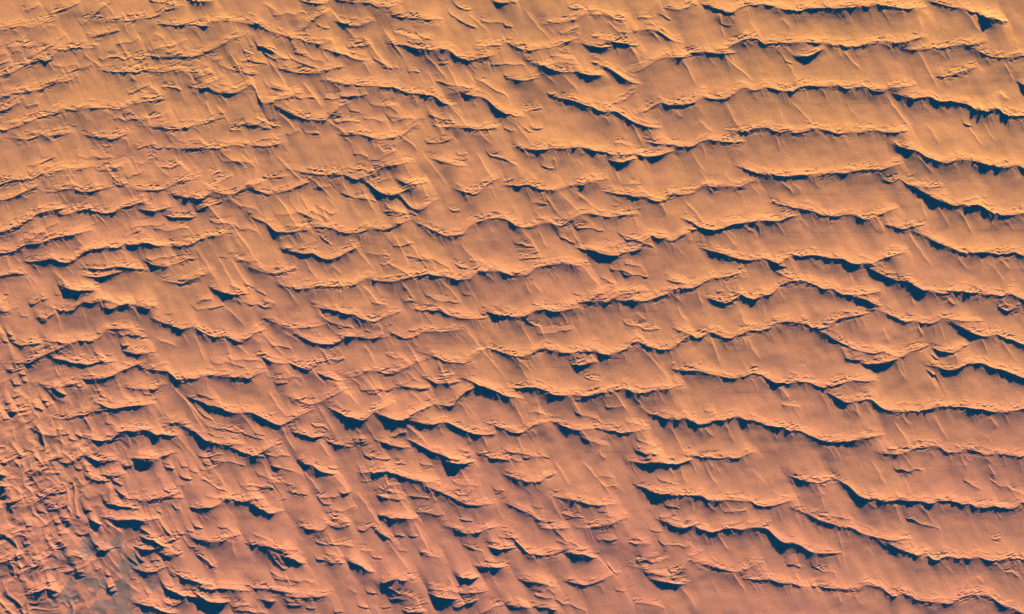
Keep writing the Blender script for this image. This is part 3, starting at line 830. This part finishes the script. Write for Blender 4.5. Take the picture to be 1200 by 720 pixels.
# ------------------------------------------------------------------ materials
def sand_material(name):
    m = bpy.data.materials.new(name); m.use_nodes = True
    n, l = m.node_tree.nodes, m.node_tree.links
    b = n['Principled BSDF']; b.inputs['Roughness'].default_value = 0.95
    b.inputs['Specular IOR Level'].default_value = 0.05
    geo = n.new('ShaderNodeNewGeometry'); sep = n.new('ShaderNodeSeparateXYZ'); l.new(geo.outputs['Position'], sep.inputs[0])
    # the sand turns from ochre in the north to pink in the south
    ns = n.new('ShaderNodeTexNoise'); ns.inputs['Scale'].default_value = 0.006; ns.inputs['Detail'].default_value = 3
    l.new(geo.outputs['Position'], ns.inputs['Vector'])
    def math_(op, a, b_):
        q = n.new('ShaderNodeMath'); q.operation = op
        for k, val in enumerate((a, b_)):
            if isinstance(val, (int, float)): q.inputs[k].default_value = val
            else: l.new(val, q.inputs[k])
        return q.outputs[0]
    t = math_('ADD', math_('MULTIPLY', sep.outputs['Y'], 1 / 720), math_('MULTIPLY', math_('SUBTRACT', ns.outputs['Fac'], .5), 1.1))
    t = math_('ADD', t, math_('MULTIPLY', sep.outputs['X'], 0.00012))
    ramp = n.new('ShaderNodeValToRGB'); l.new(math_('ADD', t, .5), ramp.inputs['Fac'])
    r = ramp.color_ramp; r.elements[0].position = 0.0; r.elements[0].color = PINK + (1,)
    r.elements[1].position = 1.0; r.elements[1].color = OCHRE + (1,)
    # grain: patches of coarser, darker sand
    g = n.new('ShaderNodeTexNoise'); g.inputs['Scale'].default_value = 0.95; g.inputs['Detail'].default_value = 3; g.inputs['Roughness'].default_value = .75
    l.new(geo.outputs['Position'], g.inputs['Vector'])
    mr = n.new('ShaderNodeMapRange'); mr.inputs['From Min'].default_value = .3; mr.inputs['From Max'].default_value = .7
    mr.inputs['To Min'].default_value = .74; mr.inputs['To Max'].default_value = 1.26; l.new(g.outputs['Fac'], mr.inputs['Value'])
    mx = n.new('ShaderNodeMix'); mx.data_type = 'RGBA'; mx.blend_type = 'MULTIPLY'; mx.inputs['Factor'].default_value = 1
    l.new(ramp.outputs['Color'], mx.inputs['A']); l.new(mr.outputs['Result'], mx.inputs['B'])
    # bare grey gravel shows through in the hollows of the south-west corner
    d = n.new('ShaderNodeVectorMath'); d.operation = 'DISTANCE'; d.inputs[1].default_value = (-485, -335, 0); l.new(geo.outputs['Position'], d.inputs[0])
    gn = n.new('ShaderNodeTexNoise'); gn.inputs['Scale'].default_value = .045; gn.inputs['Detail'].default_value = 4; l.new(geo.outputs['Position'], gn.inputs['Vector'])
    near = n.new('ShaderNodeMapRange'); near.inputs['From Min'].default_value = 84; near.inputs['From Max'].default_value = 30
    l.new(d.outputs['Value'], near.inputs['Value'])
    f = math_('MULTIPLY', near.outputs['Result'], math_('MULTIPLY', math_('SUBTRACT', gn.outputs['Fac'], .47), 24))
    low = n.new('ShaderNodeMapRange'); low.inputs['From Min'].default_value = 2.6; low.inputs['From Max'].default_value = 0.9; l.new(sep.outputs['Z'], low.inputs['Value'])
    f = math_('MULTIPLY', f, low.outputs['Result'])
    cl = n.new('ShaderNodeClamp'); l.new(f, cl.inputs['Value'])
    mg = n.new('ShaderNodeMix'); mg.data_type = 'RGBA'; mg.inputs['B'].default_value = (.19, .13, .085, 1)
    l.new(math_('MULTIPLY', cl.outputs[0], .72), mg.inputs['Factor']); l.new(mx.outputs['Result'], mg.inputs['A'])
    l.new(mg.outputs['Result'], b.inputs['Base Color'])
    bp = n.new('ShaderNodeBump'); bp.inputs['Strength'].default_value = .35; bp.inputs['Distance'].default_value = .25
    l.new(g.outputs['Fac'], bp.inputs['Height']); l.new(bp.outputs['Normal'], b.inputs['Normal'])
    return m

PINK, OCHRE = (0.575, 0.205, 0.084), (0.62, 0.255, 0.052)
SAND = sand_material('desert_sand')

# ------------------------------------------------------------------ cut the surveyed ground into the dunes and the floor between them
C = bpy.context.scene.collection
ID = np.full((NY - 1, NX - 1), -1, np.int32)         # dune of each cell
SLIP = np.zeros((NY - 1, NX - 1), bool)
BEST = np.full((NY - 1, NX - 1), 1e9, np.float32)
cy = gy[:-1] + STEP / 2
for k, (i, c, y, w, t, L, sp, ln, wm) in enumerate(dunes):
    c = c[c < NX - 1]; y = y[:len(c)]; w = w[:len(c)]; tt = t[:len(c)]
    H = w * TAN_E; s = np.maximum(H / TAN_SLIP, .75)
    up = np.minimum(0.8 * sp, 3 + 0.9 * ln) * np.sqrt(tt) * (1 + .12 * noise1(gx[c] / 12, k)); dn = np.maximum(w * 1.1, s) + .6
    r0 = max(0, int((y.min() - up.max() - Y0) / STEP) - 1); r1 = min(NY - 1, int((y.max() + dn.max() - Y0) / STEP) + 2)
    if r1 <= r0 or not len(c): continue
    D = cy[r0:r1, None] - y[None, :]
    inside = (D > -up) & (D < dn) & (tt > .03)
    score = np.where(D < 0, -D, D * .02)
    sub = BEST[r0:r1, c[0]:c[-1] + 1]
    m = inside & (score < sub)
    sub[m] = score[m]
    ID[r0:r1, c[0]:c[-1] + 1][m] = k
    SLIP[r0:r1, c[0]:c[-1] + 1][m] = (D > 0)[m]

GZy, GZx = np.gradient(Z, STEP)
NRM = np.stack((-GZx, GZy, np.ones_like(Z)), -1); NRM /= np.linalg.norm(NRM, axis=-1, keepdims=True)
POS = np.stack((XX - 600, 360 - YY, Z), -1).reshape(-1, 3)
NRM = NRM.reshape(-1, 3).astype(np.float32)

def mesh_from_cells(name, mask, origin=(0, 0, 0), parent=None):
    rr, cc = np.nonzero(mask)
    a = rr * NX + cc
    q = np.stack((a + NX, a + NX + 1, a + 1, a), -1)         # counter-clockwise seen from above
    uq, inv = np.unique(q.ravel(), return_inverse=True)
    me = bpy.data.meshes.new(name)
    me.vertices.add(len(uq)); me.vertices.foreach_set('co', (POS[uq] - np.array(origin, np.float32)).ravel().astype(np.float32))
    me.loops.add(q.size); me.loops.foreach_set('vertex_index', inv.ravel().astype(np.int32))
    me.polygons.add(len(q)); me.polygons.foreach_set('loop_start', np.arange(0, q.size, 4, dtype=np.int32))
    me.polygons.foreach_set('use_smooth', np.ones(len(q), bool))
    me.update()
    at = me.attributes.new('custom_normal', 'FLOAT_VECTOR', 'POINT'); at.data.foreach_set('vector', NRM[uq].ravel())
    me.materials.append(SAND)
    o = bpy.data.objects.new(name, me); C.objects.link(o)
    if parent: o.parent = parent
    return o

def pieces(mask):
    """the largest connected piece of a mask and the number of cells in it"""
    par, size, prev, runs = [], [], [], []
    def find(a):
        while par[a] != a: par[a] = par[par[a]]; a = par[a]
        return a
    r_any = np.nonzero(mask.any(1))[0]
    for r in range(r_any[0], r_any[-1] + 1):
        d = np.flatnonzero(np.diff(np.concatenate(([0], mask[r].astype(np.int8), [0]))))
        cur = []
        for a, b in zip(d[::2], d[1::2]):
            k = len(par); par.append(k); size.append(b - a); runs.append((r, a, b, k)); cur.append((a, b, k))
            for a2, b2, k2 in prev:
                if a2 < b and a < b2:
                    i, j = find(k), find(k2)
                    if i != j: par[i] = j; size[j] += size[i]
        prev = cur
    best = max((find(k) for k in range(len(par))), key=lambda k: size[k])
    out = np.zeros_like(mask)
    for r, a, b, k in runs:
        if find(k) == best: out[r, a:b] = True
    return out

for k in range(len(dunes)):
    rr, cc = np.nonzero(ID == k)
    if not len(rr): continue
    s_ = np.s_[rr.min():rr.max() + 1, cc.min():cc.max() + 1]
    m = ID[s_] == k
    w_ = pieces(m & ~SLIP[s_]) if (m & ~SLIP[s_]).any() else m & False
    keep = pieces(m & (SLIP[s_] | w_))
    if not (keep & w_).any() or keep.sum() < 120: keep &= False
    ID[s_][m & ~keep] = -1

floor = mesh_from_cells('sand_floor', ID < 0); floor['kind'] = 'structure'

# wider desert out to the horizon: a coarser sheet with low dunes round the mapped block
def outer():
    def axis(a, b):
        far = np.concatenate(([8000, 5000, 3000, 2000, 1400], np.arange(1000, 0, -6.0)))
        return np.concatenate((a - far, np.linspace(a, b, 200), b + far[::-1]))
    ax, ay = axis(X0, X1), axis(Y0, Y1)
    A, B = np.meshgrid(ax, ay)
    out = np.maximum(np.maximum(X0 - A, A - X1), np.maximum(Y0 - B, B - Y1))
    ph = (B + 12 * noise(A / 90, B / 60, 12)) / 46; ph = ph - np.floor(ph)
    z = 3.4 * np.where(ph < .9, ph ** 2, (1 - ph) * 8.1) * (0.5 + noise(A / 70, B / 40, 13)) * sstep(out / 30)
    z = np.where(out <= 0.01, 0, z)
    n = len(ax); rr, cc = np.nonzero((out[:-1, :-1] > -1) | 1)
    mx_, my_ = (A[:-1, :-1] + A[1:, 1:]) / 2, (B[:-1, :-1] + B[1:, 1:]) / 2
    keep = ~((mx_ > X0) & (mx_ < X1) & (my_ > Y0) & (my_ < Y1))
    rr, cc = np.nonzero(keep); a = rr * n + cc
    q = np.stack((a + n, a + n + 1, a + 1, a), -1)
    uq, inv = np.unique(q.ravel(), return_inverse=True)
    P = np.stack((A - 600, 360 - B, z), -1).reshape(-1, 3)[uq]
    me = bpy.data.meshes.new('desert'); me.from_pydata(P.tolist(), [], inv.reshape(-1, 4).tolist())
    me.polygons.foreach_set('use_smooth', np.ones(len(q), bool)); me.update(); me.materials.append(SAND)
    o = bpy.data.objects.new('desert', me); C.objects.link(o); o['kind'] = 'structure'
outer()

# ------------------------------------------------------------------ dunes
def label_of(k):
    """how the ridge looks, then where its crest lies in the frame"""
    i, c, y, w, t, L, sp, ln, wm = dunes[k]
    x = gx[c]; m = (x > 0) & (x < 1200) & (y > -5) & (y < 725)
    xm = int(round(float(x[m].mean()) / 12)); ym = int(round(float(y[m].mean()) / 7.2))
    size = 'short' if ln < 42 else 'medium' if ln < 85 else 'long' if ln < 150 else 'huge'
    shade = 'faint shadow' if wm < 1.2 else 'narrow shadow' if wm < 2.2 else 'broad dark shadow'
    yy = blur1(y[m], 8); n = len(yy); q = max(1, n // 5)
    l, r, mid = yy[:q].mean(), yy[-q:].mean(), yy[n // 2 - q // 2:n // 2 + q // 2 + 1].mean()
    s = (r - l) / ln; bow = (mid - (l + r) / 2) / ln
    shape = 'sagging' if bow > .07 else 'arched' if bow < -.07 else 'level' if abs(s) < .06 else ''
    lean = '' if abs(s) < .06 else ', stepping down rightward' if s > 0 else ', climbing rightward'
    edge = ' at the right edge' if x[-1] > 1199 else ' at the left edge' if x[0] < 1 else ''
    a = ' '.join(v for v in (size, shape, 'dune') if v)
    lean = lean.replace(', stepping down rightward', ' stepping down').replace(', climbing rightward', ' climbing rightward')
    txt = '%s%s with %s%s, %d%% across, %d%% down' % (a, edge, shade, '' if edge else lean, xm, ym)
    return txt


for k, d in enumerate(dunes):
    m = ID == k
    if m.sum() < 60: continue
    lee = m & SLIP; wind = m & ~SLIP
    i, c, y, w, t = d[:5]
    j = len(c) // 2; z0 = float(Z[min(NY - 1, max(0, int((y[j] - Y0) / STEP))), c[j]])
    org = (float(gx[c[j]]) - 600, 360 - float(y[j]), 0.0)
    root = bpy.data.objects.new('sand_dune', None); C.objects.link(root); root.location = org; root.empty_display_size = 5
    root['label'] = label_of(k); root['category'] = 'sand dune'; root['group'] = 'sand dunes lying in rows across the desert'
    mesh_from_cells('windward_slope', wind, org, root)
    if lee.any():
        mesh_from_cells('slip_face', lee, org, root)

# ------------------------------------------------------------------ air, light, camera
def haze():
    me = bpy.data.meshes.new('haze')
    a, b, z0, z1 = 9500, 9500, -3.0, 2600.0
    v = [(x, y, z) for z in (z0, z1) for y in (-b, b) for x in (-a, a)]
    me.from_pydata(v, [], [(0, 2, 3, 1), (4, 5, 7, 6), (0, 1, 5, 4), (2, 6, 7, 3), (0, 4, 6, 2), (1, 3, 7, 5)]); me.update()
    m = bpy.data.materials.new('desert_air'); m.use_nodes = True
    n, l = m.node_tree.nodes, m.node_tree.links
    n.remove(n['Principled BSDF'])
    pv = n.new('ShaderNodeVolumePrincipled'); pv.inputs['Color'].default_value = HAZE_COL + (1,)
    pv.inputs['Density'].default_value = HAZE_DENS; pv.inputs['Anisotropy'].default_value = 0
    l.new(pv.outputs[0], n['Material Output'].inputs['Volume'])
    me.materials.append(m)
    o = bpy.data.objects.new('haze', me); C.objects.link(o); o['kind'] = 'stuff'
HAZE_COL, HAZE_DENS = (0.03, 0.40, 1.0), 3.2e-5
haze()

sc = bpy.context.scene
w = bpy.data.worlds.new('World'); sc.world = w; w.use_nodes = True
n, l = w.node_tree.nodes, w.node_tree.links
sky = n.new('ShaderNodeTexSky'); sky.sky_type = 'NISHITA'; sky.sun_disc = False
sky.air_density = .15; sky.dust_density = 0; sky.ozone_density = 4; sky.altitude = 12000
sky.sun_elevation = R(SUN_EL); sky.sun_rotation = R(SUN_AZ)
bg = n['Background']; bg.inputs['Strength'].default_value = 0.05; l.new(sky.outputs[0], bg.inputs['Color'])

sl = bpy.data.lights.new('sun', 'SUN'); sl.energy = 5.0; sl.angle = R(0.5); sl.color = (1.0, .93, .82)
so = bpy.data.objects.new('sun', sl); C.objects.link(so)
so.rotation_euler = (R(90 - SUN_EL), 0, R(180 - SUN_AZ))

cam = bpy.data.cameras.new('camera'); co = bpy.data.objects.new('camera', cam); C.objects.link(co)
co.location = (0, 0, 2400); cam.sensor_fit = 'HORIZONTAL'; cam.sensor_width = 36; cam.lens = 36 * 2400 / 1200
cam.clip_start = 1; cam.clip_end = 40000
sc.camera = co
vs = sc.view_settings; vs.view_transform = 'Standard'; vs.look = 'None'; vs.gamma = 1; vs.exposure = 1.82
sc.cycles.volume_step_rate = 10; sc.cycles.max_bounces = 4; sc.cycles.diffuse_bounces = 0
